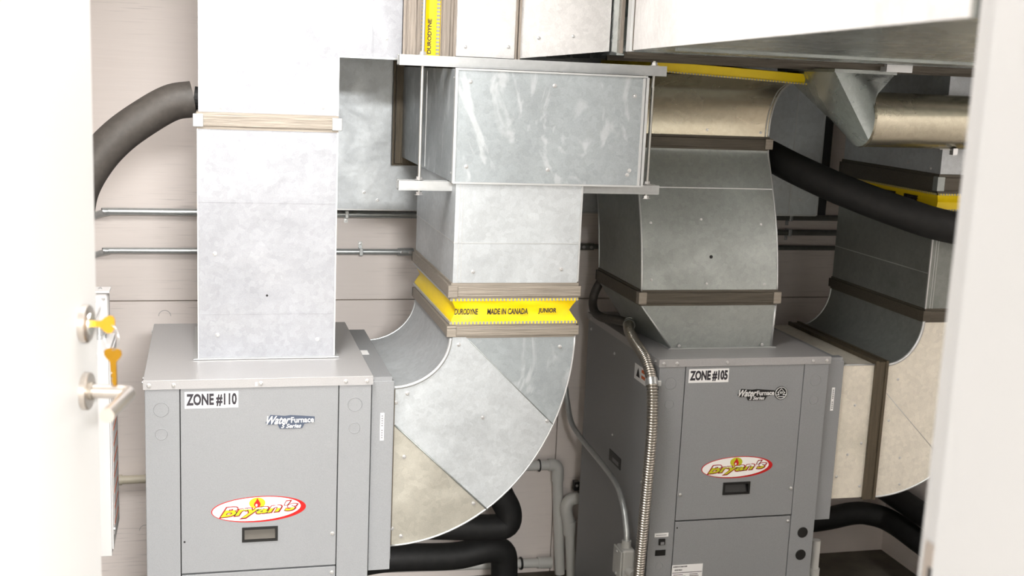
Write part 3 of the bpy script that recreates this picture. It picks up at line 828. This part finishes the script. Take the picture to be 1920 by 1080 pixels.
t = thing('elbow_duct', 'large galvanised quarter-round elbow duct joining the ZONE #110 cabinet', 'duct', (.8, 3.65, .645))
EY0, EY1 = 3.342, 3.955
EX, EZ0, EZ1 = .526, .646, 1.136
oc = (.526, 1.284)
NSEG = 28
outer = [(oc[0]+.549*sin(pi/2*k/NSEG), oc[1]-.638*cos(pi/2*k/NSEG)) for k in range(NSEG+1)]
inner = [(oc[0]+.167*sin(pi/2*k/NSEG), oc[1]-.148*cos(pi/2*k/NSEG)) for k in range(NSEG+1)]
prof = outer + inner[::-1]
B().prism(prof, 'y', EY0+.003, EY1).done('elbow_body', G_MID, t, True)
LA = ((.751, 1.272), (1.022, 1.006)); LB_ = ((.534, 1.022), (.826, .744))
def side_n(L):
    d = (L[1][0]-L[0][0], L[1][1]-L[0][1]); return (-d[1], d[0])
na, nb = side_n(LA), side_n(LB_)
top = clip(prof, LA[0], na); mid = clip(clip(prof, LA[0], (-na[0], -na[1])), LB_[0], nb); bot = clip(prof, LB_[0], (-nb[0], -nb[1]))
for k, (pl, yy) in enumerate(((top, EY0), (mid, EY0-.0012), (bot, EY0+.0002))):
    B().prism(pl, 'y', yy, EY0+.004).done('gore_panel', (G_BOX, G_MID, G_TINT)[k], t)
ed = B()
ed.tube([(a, EY0, z) for a, z in outer], .003, 8); ed.tube([(a, EY0-.001, z) for a, z in inner], .006, 8); ed.tube([(a, EY1, z) for a, z in inner], .003, 8)
split_done(ed, 'edge_seam', G_EDGE, t, 'all')
ed = B(); ed.tube([(LA[0][0], EY0-.001, LA[0][1]), (LA[1][0], EY0-.001, LA[1][1])], .0016, 6); ed.tube([(LB_[0][0], EY0-.001, LB_[0][1]), (LB_[1][0], EY0-.001, LB_[1][1])], .0028, 6)
split_done(ed, 'gore_seam', G_DULL, t, 'all')
B().box(EX+.0005, EX+.007, EY0-.004, EY1, EZ0+.002, EZ1).done('collar', SEAL_DARK_Z, t)
band(t, DX0-.002, DX1, EY0+.002, EY1, 1.281, 1.325, SEAL_X, .010, corners=((0, 0),))
screws(t, [(x, EY0-.0012, z) for x, z in ((.569, 1.117), (.799, 1.037), (1.0, 1.02), (.565, .923), (.781, .767), (.562, .675), (1.029, 1.251), (.718, 1.262), (.536, 1.09), (.534, .70))])

# trapeze hanger
t = thing('trapeze_hanger', 'steel strut hanger cradling the grey duct box with two threaded rods', 'hanger', (.93, 3.42, 1.709))
def channel(x0, x1, z0, z1, y0):
    b = B(); w = .0025; yb = y0+.041
    b.box(x0, x1, y0, y0+w, z0, z1); b.box(x0, x1, yb-w, yb, z0, z1); b.box(x0, x1, y0+w, yb-w, z0, z0+w)
    b.box(x0, x1, y0+w, y0+.009, z1-w, z1); b.box(x0, x1, yb-.009, yb-w, z1-w, z1)
    b.box(x0, x1, y0-.0012, y0, z0+.004, z0+.007)
    return b.done('strut_channel', CHANM, t)
channel(.530, 1.338, 2.064, 2.094, 3.40)
channel(.537, 1.338, 1.7085, 1.7365, 3.40)
for x, zt_ in ((.600, CZ), (1.304, 2.108)):
    rod = B(); rod.tube([(x, 3.42, 1.695), (x, 3.42, zt_)], .0048, 10)
    rod = rod.done('threaded_rod', ROD, t, True)
    for z in (1.738, 2.095, 1.694):
        B().lathe((x, 3.42, z), (0, 0, 1), [(0, .014), (.0015, .014), (.0016, .0095), (.009, .0095)], 6).done('nut', SCREWM, rod)

# right-hand return elbow and riser
t = thing('return_duct', 'weathered return duct turning up beside the ZONE #105 cabinet', 'duct', (2.5, 3.9, .62))
RY0, RY1 = 3.60, 4.25
B().box(2.140, 2.268, RY0, RY1, .618, 1.106, .001).done('duct_section', G_WARM, t)
rc = (2.305, 1.262)
outer = [(rc[0]+.522*sin(pi/2*k/NSEG), rc[1]-.645*cos(pi/2*k/NSEG)) for k in range(NSEG+1)]
inner = [(rc[0]+.134*sin(pi/2*k/NSEG), rc[1]-.158*cos(pi/2*k/NSEG)) for k in range(NSEG+1)]
prof = outer + inner[::-1]
B().prism(prof, 'y', RY0+.003, RY1).done('elbow_body', G_SHADED, t, True)
L1 = ((2.32, 1.0), (2.52, .80))
n1 = side_n(L1)
for k, pl in enumerate((clip(prof, L1[0], n1), clip(prof, L1[0], (-n1[0], -n1[1])))):
    B().prism(pl, 'y', RY0-.001*k, RY0+.004).done('gore_panel', G_WARM, t)
ed = B(); ed.tube([(a, RY0, z) for a, z in outer], .004, 8); ed.tube([(a, RY0, z) for a, z in inner], .0055, 8); ed.tube([(a, RY1, z) for a, z in inner], .003, 8); ed.tube([(2.137, RY0, 1.106), (2.268, RY0, 1.106)], .003, 6)
ed.tube([(2.32, RY0-.001, 1.0), (2.56, RY0-.001, .76)], .0012, 6)
split_done(ed, 'edge_seam', G_EDGE, t, 'all')
jb = B()
for a, c_, pr in ((2.262, 2.272, .012), (2.272, 2.300, .008), (2.300, 2.310, .013)):
    jb.box(a, c_, RY0-pr, RY1, .612, 1.108+pr)
jb.done('joint_band', SEAL_DARK_Z, t)
B().box(2.439, 2.827, RY0, RY1, 1.30, 1.648, .001).done('duct_section', G_SHADED, t)
band(t, 2.439, 2.827, RY0, RY1, 1.255, 1.304, SEAL_DARK, .009, corners=((0, 0),))
ed = B(); ed.box(2.436, 2.441, RY0-.003, RY0+.003, 1.30, 1.648); ed.box(2.455, 2.457, RY0-.0012, RY0, 1.30, 1.648); ed.box(2.464, 2.466, RY0-.0012, RY0, 1.3, 1.648); ed.box(2.4375, 2.439, RY0, RY1, 1.427, 1.430)
split_done(ed, 'edge_seam', G_EDGE, t)
screws(t, [(2.25, RY0, .66), (2.19, RY0, .78), (2.2, RY0, .96), (2.155, RY0, .70), (2.24, RY0, .82), (2.34, RY0, .90), (2.40, RY0, .76), (2.36, RY0, 1.05), (2.41, RY0, .66)], k=.8)
t = thing('flexible_connector', 'yellow fabric joint on the riser at the far right behind black hose', 'duct joint', (2.63, 3.93, 1.648))
b = B()
b.rings([[(2.437+i, RY0-.004+i, z), (2.829-i, RY0-.004+i, z), (2.829-i, RY1, z), (2.437+i, RY1, z)] for z, i in ((1.650, 0), (1.664, .004), (1.678, .010), (1.692, .004), (1.708, 0))])
b.done('fabric', YEL, t)
for a, c_ in ((1.6495, 1.655), (1.703, 1.709)):
    s = B(); s.box(2.433, 2.833, RY0-.008, RY0-.003, a, c_); s.done('crimp_strip', STITCH[0], t)
    s = B(); s.box(2.433, 2.437, RY0-.008, RY1, a, c_); s.done('crimp_strip', STITCH[1], t)
for s_, a, c_ in (('DURODYNE', 3.72, 3.80), ('MADE IN CANADA', 3.86, 3.98), ('JUNIOR', 4.02, 4.08)):
    text(s_, -c_, -a, 1.668, 1.688, 2.442, 'printing', INK, t, .1, .02, .006, 0, 'x')
t = thing('riser_top', 'dark upper duct box above the yellow joint at far right', 'duct', (2.63, 3.93, 1.708))
B().box(2.442, 2.824, RY0+.002, RY1, 1.77, 2.11, .001).done('duct_section', G_MID, t)
band(t, 2.439, 2.827, RY0, RY1, 1.709, 1.775, SEAL_DARK, .009, corners=((0, 0),), cmat=G_DULL)
screws(t, [(2.442, 3.80, 1.80), (2.442, 3.66, 1.79)], 'x')

# round duct at the upper right with its take-off
t = thing('round_duct', 'tarnished round duct pipe below the big trunk at upper right', 'duct', (2.45, 3.46, 1.865))
RC = (3.455, 1.957); RR = .0875
b = B(); seg = 40
b.lathe((2.03, RC[0], RC[1]), (1, 0, 0), [(0, RR), (.006, RR+.0025), (.012, RR), (.99, RR)], seg)
b.done('pipe', G_ROUND, t, True)
rings_ = []
sq = []
for k in range(40):
    a = 2*pi*k/40
    cx_, sz_ = cos(a), sin(a)
    m_ = max(abs(cx_), abs(sz_))
    sq.append((2.015+.105*sz_/m_, RC[0]+.16+.19*cx_/m_, 2.101))
circ = [(2.03, RC[0]+RR*cos(2*pi*k/40), RC[1]+RR*sin(2*pi*k/40)) for k in range(40)]
b = B(); b.rings([sq, circ]); b.done('square_to_round', G_UNDER, t, True)
B().box(1.905, 2.125, RC[0]-.035, RC[0]+.355, 2.100, 2.111).done('take_off_collar', G_DULL, t)
b = B(); b.tube([(2.31, RC[0]-.03, RC[1]-.087), (2.36, RC[0]-.03, RC[1]-.089)], .0012, 6); b.box(2.355, 2.372, RC[0]-.04, RC[0]-.02, RC[1]-.104, RC[1]-.083)
b.done('hanger_tab', CHROME, t)

# ------------------------------------------------------------------ insulated hoses and pipes
b = B(); b.tube([(-.038, 3.66, 1.939), (-.100, 3.655, 1.926), (-.176, 3.65, 1.880), (-.250, 3.64, 1.822), (-.310, 3.63, 1.752), (-.355, 3.62, 1.665), (-.372, 3.62, 1.56)], .053, 28, 8)
h = tag(b.done('insulated_hose', HOSE_GREY, None, True), 'charcoal foam hose curving from the tall left duct behind the door', 'hose')
h2 = B().lathe((-.012, 3.66, 1.938), (-1, 0, .12), [(0, .036), (.024, .036)], 24).done('hose_stub', BLACKRUB, h)
b = B(); b.tube([(1.99, 4.00, 1.80), (2.045, 3.87, 1.757), (2.15, 3.72, 1.700), (2.28, 3.59, 1.648), (2.40, 3.52, 1.612), (2.56, 3.49, 1.588), (2.78, 3.50, 1.565), (2.90, 3.52, 1.55)], .0545, 28, 8)
tag(b.done('insulated_hose', BLACKRUB, None, True), 'thick black foam hose sweeping from the offset duct across the far riser', 'hose')
def pipe(pts, r, label, sm=6, name='insulated_pipe', mat=BLACKRUB, cat='pipe', grp=None):
    b = B(); b.tube(pts, r, 24, sm)
    return tag(b.done(name, mat, None, True), label, cat, grp)
pipe([(.45, 4.20, .20), (.644, 4.20, .232), (.911, 4.20, .226), (1.04, 4.20, .245), (1.105, 4.21, .225), (1.12, 4.22, .16), (1.12, 4.22, .06), (1.12, 4.22, -.03)], .052, 'thick black insulated pipe lying low behind the big elbow')
pipe([(.70, 4.14, .385), (.915, 4.14, .368), (1.040, 4.14, .358), (1.10, 4.14, .368), (1.105, 4.14, .420), (1.075, 4.14, .48), (1.04, 4.14, .56)], .050, 'black insulated pipe bending up behind the rim of the big elbow', 5)
pipe([(2.22, 4.44, .170), (2.597, 4.46, .178), (2.764, 4.46, .200), (2.84, 4.43, .203), (2.905, 4.36, .190), (2.905, 4.087, .185), (2.905, 3.6, .175), (2.905, 2.9, .17)], .050, 'black insulated pipe turning the far right corner below the return duct', 6)
pipe([(2.925, 4.52, .300), (2.925, 4.3, .297), (2.925, 4.0, .292), (2.925, 3.4, .285), (2.925, 2.9, .28)], .050, 'upper black insulated pipe running along the right wall')
pipe([(2.12, 4.10, .17), (2.30, 4.0, .10), (2.42, 3.9, .04), (2.52, 3.80, .012)], .048, 'black insulated pipe sloping to the floor right of the ZONE #105 cabinet')

# ------------------------------------------------------------------ conduits on the back wall
CY = WY-.028
def strap(x, z, parent, up):
    s = 1 if up else -1
    b = B(); b.box(x-.007, x+.007, CY-.0145, WY-.001, z-.0145, z+.0145, .002); b.box(x-.007, x+.007, WY-.004, WY-.001, min(z, z+s*.036), max(z, z+s*.036))
    b.done('strap', STEELC, parent)
    screws(parent, [(x, WY-.004, z+s*.027)], 'y', 'strap_screw', .8)
def conduit(x0, x1, z, r, label, straps, bend=True, mat=STEELC, coup=()):
    pts = ([(x0-.06, WY-.004+.02, z-.055), (x0-.03, WY-.006, z-.020), (x0+.02, CY-.002, z-.003), (x0+.07, CY, z)] if bend else [(x0, CY, z), (x0+.05, CY, z)]) + [((x0+x1)/2, CY, z), (x1, CY, z)]
    if bend: pts[0] = (x0-.06, CY+.01, z-.03)
    b = B(); b.tube(pts, r, 16, 5)
    o = tag(b.done('conduit', mat, None, True), label, 'conduit')
    for x, up in straps: strap(x, z, o, up)
    for x in coup:
        B().tube([(x-.03, CY, z), (x+.03, CY, z)], r+.004, 16).done('coupling', mat, o, True)
        screws(o, [(x-.016, CY-r-.004, z), (x+.016, CY-r-.004, z)], 'y', 'coupling_screw', 1.1)
conduit(-.37, 1.30, 1.491, .0135, 'upper steel conduit pipe on the back wall left', [(.523, False)])
conduit(-.37, 1.30, 1.345, .0115, 'lower steel conduit pipe on the back wall left', [(.581, True)], coup=(.755,))
conduit(2.02, XR-.03, 1.500, .0125, 'topmost of three dark conduits on the back wall right', [(2.40, False)], False, STEELDARK)
conduit(2.02, XR-.03, 1.436, .0125, 'middle of three dark conduits on the back wall right', [(2.40, False)], False, STEELDARK)
conduit(1.33, XR-.03, 1.370, .0105, 'lowest of three dark conduits on the back wall right', [], False, STEELDARK, coup=(1.50,))

for z in (1.148-.018, 1.148-.040, 1.148-.062):
    B().lathe((.472, WY+.0005, z), (0, -1, 0), [(0, .004), (.0012, .004)], 10).done('screw_hole', SEAM, wb)
for cx_, cz_ in ((-.155, 1.09), (-.235, .235)):
    B().tube([(cx_+.022*cos(pi*k/14), WY-.0003, cz_+.022*sin(pi*k/14)) for k in range(15)], .0008, 6).done('pencil_mark', GREYINK, wb)
# white drain pipes
PYY = WY-.06
t = thing('drain_pipe', 'taller white plastic drain pipe with elbow against the back wall', 'pipe', (1.44, PYY, FZ))
B().tube([(1.418, PYY, .395), (1.450, PYY, -.03)], .0215, 20).done('pipe', PVC, t, True)
B().tube([(1.375, PYY, .455), (1.395, PYY, .455), (1.410, PYY, .448), (1.417, PYY, .432), (1.418, PYY, .385)], .0255, 20, 3).done('elbow', PVC, t, True)
B().tube([(1.26, PYY, .455), (1.38, PYY, .455)], .0205, 20).done('pipe', PVC, t, True)
B().torus((1.335, PYY, .455), (1, 0, 0), .024, .003, 24, 6).done('clamp', BLACKPL, t, 'all')
t = thing('drain_pipe', 'shorter white plastic drain pipe with elbow touching the grey cabinet', 'pipe', (1.49, PYY-.02, FZ))
PY2 = PYY-.05
B().tube([(1.468, PY2, .20), (1.487, PY2, -.03)], .0215, 20).done('pipe', PVC, t, True)
B().tube([(1.464, PY2, .225), (1.468, PY2, .165)], .027, 20).done('coupling', PVC, t, True)
B().tube([(1.500, PY2, .322), (1.478, PY2, .322), (1.457, PY2, .312), (1.447, PY2, .29), (1.450, PY2, .26), (1.464, PY2, .21)], .0255, 20, 3).done('elbow', PVC, t, True)
B().torus((1.500, PY2, .322), (1, 0, 0), .026, .004, 24, 6).done('clamp', BLACKPL, t, 'all')
B().box(1.478, 1.500, PY2+.0, PY2+.03, .355, .393).done('clamp_plate', BLACKPL, t)
screws(t, [(1.489, PY2, .377)], 'y', 'clamp_screw')
t = thing('floor_pipe', 'white plastic pipe running level along the floor behind the elbow', 'pipe', (1.1, PYY, FZ))
B().tube([(.60, PYY+.01, .042), (1.40, PYY+.01, .018)], .0195, 20).done('pipe', PVC, t, True)
B().tube([(1.352, PYY+.01, .020), (1.412, PYY+.01, .018)], .0245, 20).done('coupling', PVC, t, True)
B().torus((1.28, PYY+.01, .022), (1, 0, 0), .023, .005, 24, 6).done('clamp', BLACKPL, t, 'all')
t = thing('drain_pipe', 'short white capped pipe standing at the right of the ZONE #105 cabinet', 'pipe', (2.19, 3.75, FZ))
B().tube([(2.187, 3.75, FZ+.02), (2.187, 3.75, .40)], .0165, 20).done('pipe', PVC, t, True)
B().tube([(2.187, 3.75, FZ), (2.187, 3.75, .290)], .0215, 20).done('socket', PVC, t, True)
b = B(); b.tube([(XL+.02, WY-.05, .463), (-.32, WY-.05, .463), (-.05, WY-.05, .463)], .0165, 18)
cp = tag(b.done('cream_pipe', CREAMPVC, None, True), 'cream plastic pipe low on the back wall beside the ZONE #110 cabinet', 'pipe')
B().tube([(-.345, WY-.05, .463), (-.315, WY-.05, .463)], .020, 18).done('coupling', CREAMPVC, cp, True)

# ------------------------------------------------------------------ conduits on the right unit's left side
sp = [(1.455, 3.90, 1.197), (1.432, 3.84, 1.188), (1.424, 3.76, 1.165), (1.420, 3.634, 1.135), (1.415, 3.556, 1.083), (1.412, 3.522, 1.004), (1.412, 3.515, .880), (1.413, 3.529, .690), (1.414, 3.540, .554), (1.416, 3.554, .405), (1.418, 3.565, .20), (1.42, 3.57, .02)]
cen = catmull([Vector(p) for p in sp], 34)
fine = [cen[0]]; acc = 0.0
for p_, q_ in zip(cen, cen[1:]):
    L_ = (q_-p_).length; d_ = .00155-acc
    while d_ <= L_: fine.append(p_.lerp(q_, d_/L_)); d_ += .00155
    acc = L_-(d_-.00155)
b = B(); b.tube(fine, .0165, 16, 0, lambda i: .0163+.0030*sin(pi*(i % 6)/6))
t = tag(b.done('flexible_conduit', FLEXM, None, True), 'ribbed silver flexible conduit running down the corner of the ZONE #105 cabinet', 'conduit')
dcl = (cen[4]-cen[0]).normalized()
B().lathe(cen[0]-dcl*.014, dcl, [(0, .021), (.010, .021), (.011, .0185), (.022, .0185), (.023, .022), (.034, .022)], 20).done('connector', STEELDARK, t, True)
B().lathe(cen[34*4+4], (cen[34*4+8]-cen[34*4+4]), [(-.012, .0215), (.012, .0215)], 20).done('clamp', CHROME, t, True)
B().box(1.418, 1.447, 3.543, 3.566, 1.062, 1.082, .002).done('clamp_tab', CHROME, t)
b = B(); b.tube([(1.455, 3.905, 1.197), (1.43, 3.97, 1.195), (1.415, 4.08, 1.180), (1.412, 4.16, 1.185), (1.415, 4.20, 1.215), (1.425, 4.20, 1.262), (1.46, 4.21, 1.31), (1.52, 4.24, 1.33)], .0165, 16, 8)
tag(b.done('black_cable_conduit', HOSE_GREY, None, True), 'dark smooth cable looping behind the offset duct to the ribbed conduit', 'cable')
b = B(); b.tube([(1.30, 4.50, 1.02), (1.385, 4.44, .86), (1.398, 4.40, .769), (1.40, 4.345, .705), (1.40, 4.237, .679), (1.40, 3.939, .661), (1.40, 3.78, .640), (1.40, 3.70, .590), (1.40, 3.655, .520), (1.40, 3.645, .478)], .0105, 16, 6)
t = tag(b.done('rigid_conduit', STEELC, None, True), 'thin bent steel conduit ending in a grey pull box', 'conduit')
pb = B().box(1.378, 1.424, 3.618, 3.690, .352, .462, .008).done('pull_box', LBGREY, t)
B().box(1.370, 1.378, 3.614, 3.694, .356, .458, .004).done('box_cover', LBGREY, pb)
B().lathe((1.40, 3.648, .455), (0, 0, 1), [(0, .0185), (.018, .0165), (.032, .0165)], 20).done('box_hub', LBGREY, pb, True)
B().lathe((1.40, 3.640, .385), (.2, -1, 0), [(0, .016), (.055, .016)], 18).done('box_hub', LBGREY, pb, True)
screws(pb, [(1.370, 3.654, .447), (1.370, 3.654, .366)], 'x', 'cover_screw')

# ------------------------------------------------------------------ electrical panel at the left wall
t = thing('electrical_panel', 'narrow white electrical box with paper label beyond the door handle', 'electrical box', (-.34, 3.34, .712))
B().box(XL, -.252, 3.22, 3.465, .712, 1.282, .003).done('box', WHITEBOX, t)
b = B().box(-.252, -.2485, 3.232, 3.455, .728, 1.268, .001).done('cover', WHITEBOX, t)
lb = B().box(-.2485, -.2478, 3.26, 3.43, .76, 1.20).done('cover_label', PAPER, t)
e = B()
for k in range(9): e.box(-.2478, -.2474, 3.28, 3.41, .78+k*.045, .787+k*.045)
e.done('label_print', ORANGE, lb)
B().lathe((-.2485, 3.25, .78), (1, 0, 0), [(0, .006), (.004, .005)], 12).done('cover_screw', SCREWM, t)
B().lathe((-.2485, 3.25, 1.22), (1, 0, 0), [(0, .006), (.004, .005)], 12).done('cover_screw', SCREWM, t)
t = thing('conduit_fitting', 'cast metal conduit fitting on top of the narrow white electrical box', 'conduit fitting', (-.30, 3.40, 1.282))
B().lathe((-.29, 3.40, 1.282), (0, 0, 1), [(0, .020), (.012, .020), (.013, .016), (.045, .016)], 20).done('hub', CHROME, t, True)
B().box(-.325, -.262, 3.37, 3.43, 1.325, 1.415, .012).done('fitting_body', WHITEBOX, t)
B().box(-.330, -.258, 3.365, 3.435, 1.415, 1.421, .002).done('fitting_cover', WHITEBOX, t)
B().tube([(-.295, 3.37, 1.375), (-.300, 3.33, 1.365), (-.315, 3.29, 1.335), (-.32, 3.27, 1.285)], .014, 16, 5).done('elbow_conduit', WHITEBOX, t, True)
screws(t, [(-.285, 3.40, 1.421)], 'z', 'cover_screw')
screws(t, [(-.275, 3.372, 1.40)], 'y', 'cover_screw')

# ------------------------------------------------------------------ lamps
t = thing('ceiling_lamp', 'long ceiling strip lamp between the door and the tall left duct', 'lamp', (ROOM_LAMP[0], ROOM_LAMP[1], 2.90))
B().box(ROOM_LAMP[0]-.15, ROOM_LAMP[0]+.15, ROOM_LAMP[1]-.6, ROOM_LAMP[1]+.6, 2.925, CZ, .004).done('housing', WHITEBOX, t)
B().box(ROOM_LAMP[0]-.14, ROOM_LAMP[0]+.14, ROOM_LAMP[1]-.58, ROOM_LAMP[1]+.58, 2.90, 2.924, .004).done('diffuser', LAMPM, t)
t = thing('ceiling_lamp', 'added unseen strip lamp brightening the right side past the big trunk duct', 'lamp', (FILL_LAMP[0], FILL_LAMP[1], 2.90))
B().box(FILL_LAMP[0]-.12, FILL_LAMP[0]+.12, FILL_LAMP[1]-.6, FILL_LAMP[1]+.6, 2.925, CZ, .004).done('housing', WHITEBOX, t)
B().box(FILL_LAMP[0]-.11, FILL_LAMP[0]+.11, FILL_LAMP[1]-.58, FILL_LAMP[1]+.58, 2.90, 2.924, .004).done('diffuser', LAMPM, t)
t = thing('ceiling_lamp', 'square ceiling lamp in the corridor', 'lamp', (.4, -2.4, 2.94))
B().box(-.21, 1.01, -3.01, -1.79, 2.96, CZ, .004).done('housing', WHITEBOX, t)
B().box(-.19, .99, -2.99, -1.81, 2.94, 2.959, .004).done('diffuser', LAMPM, t)
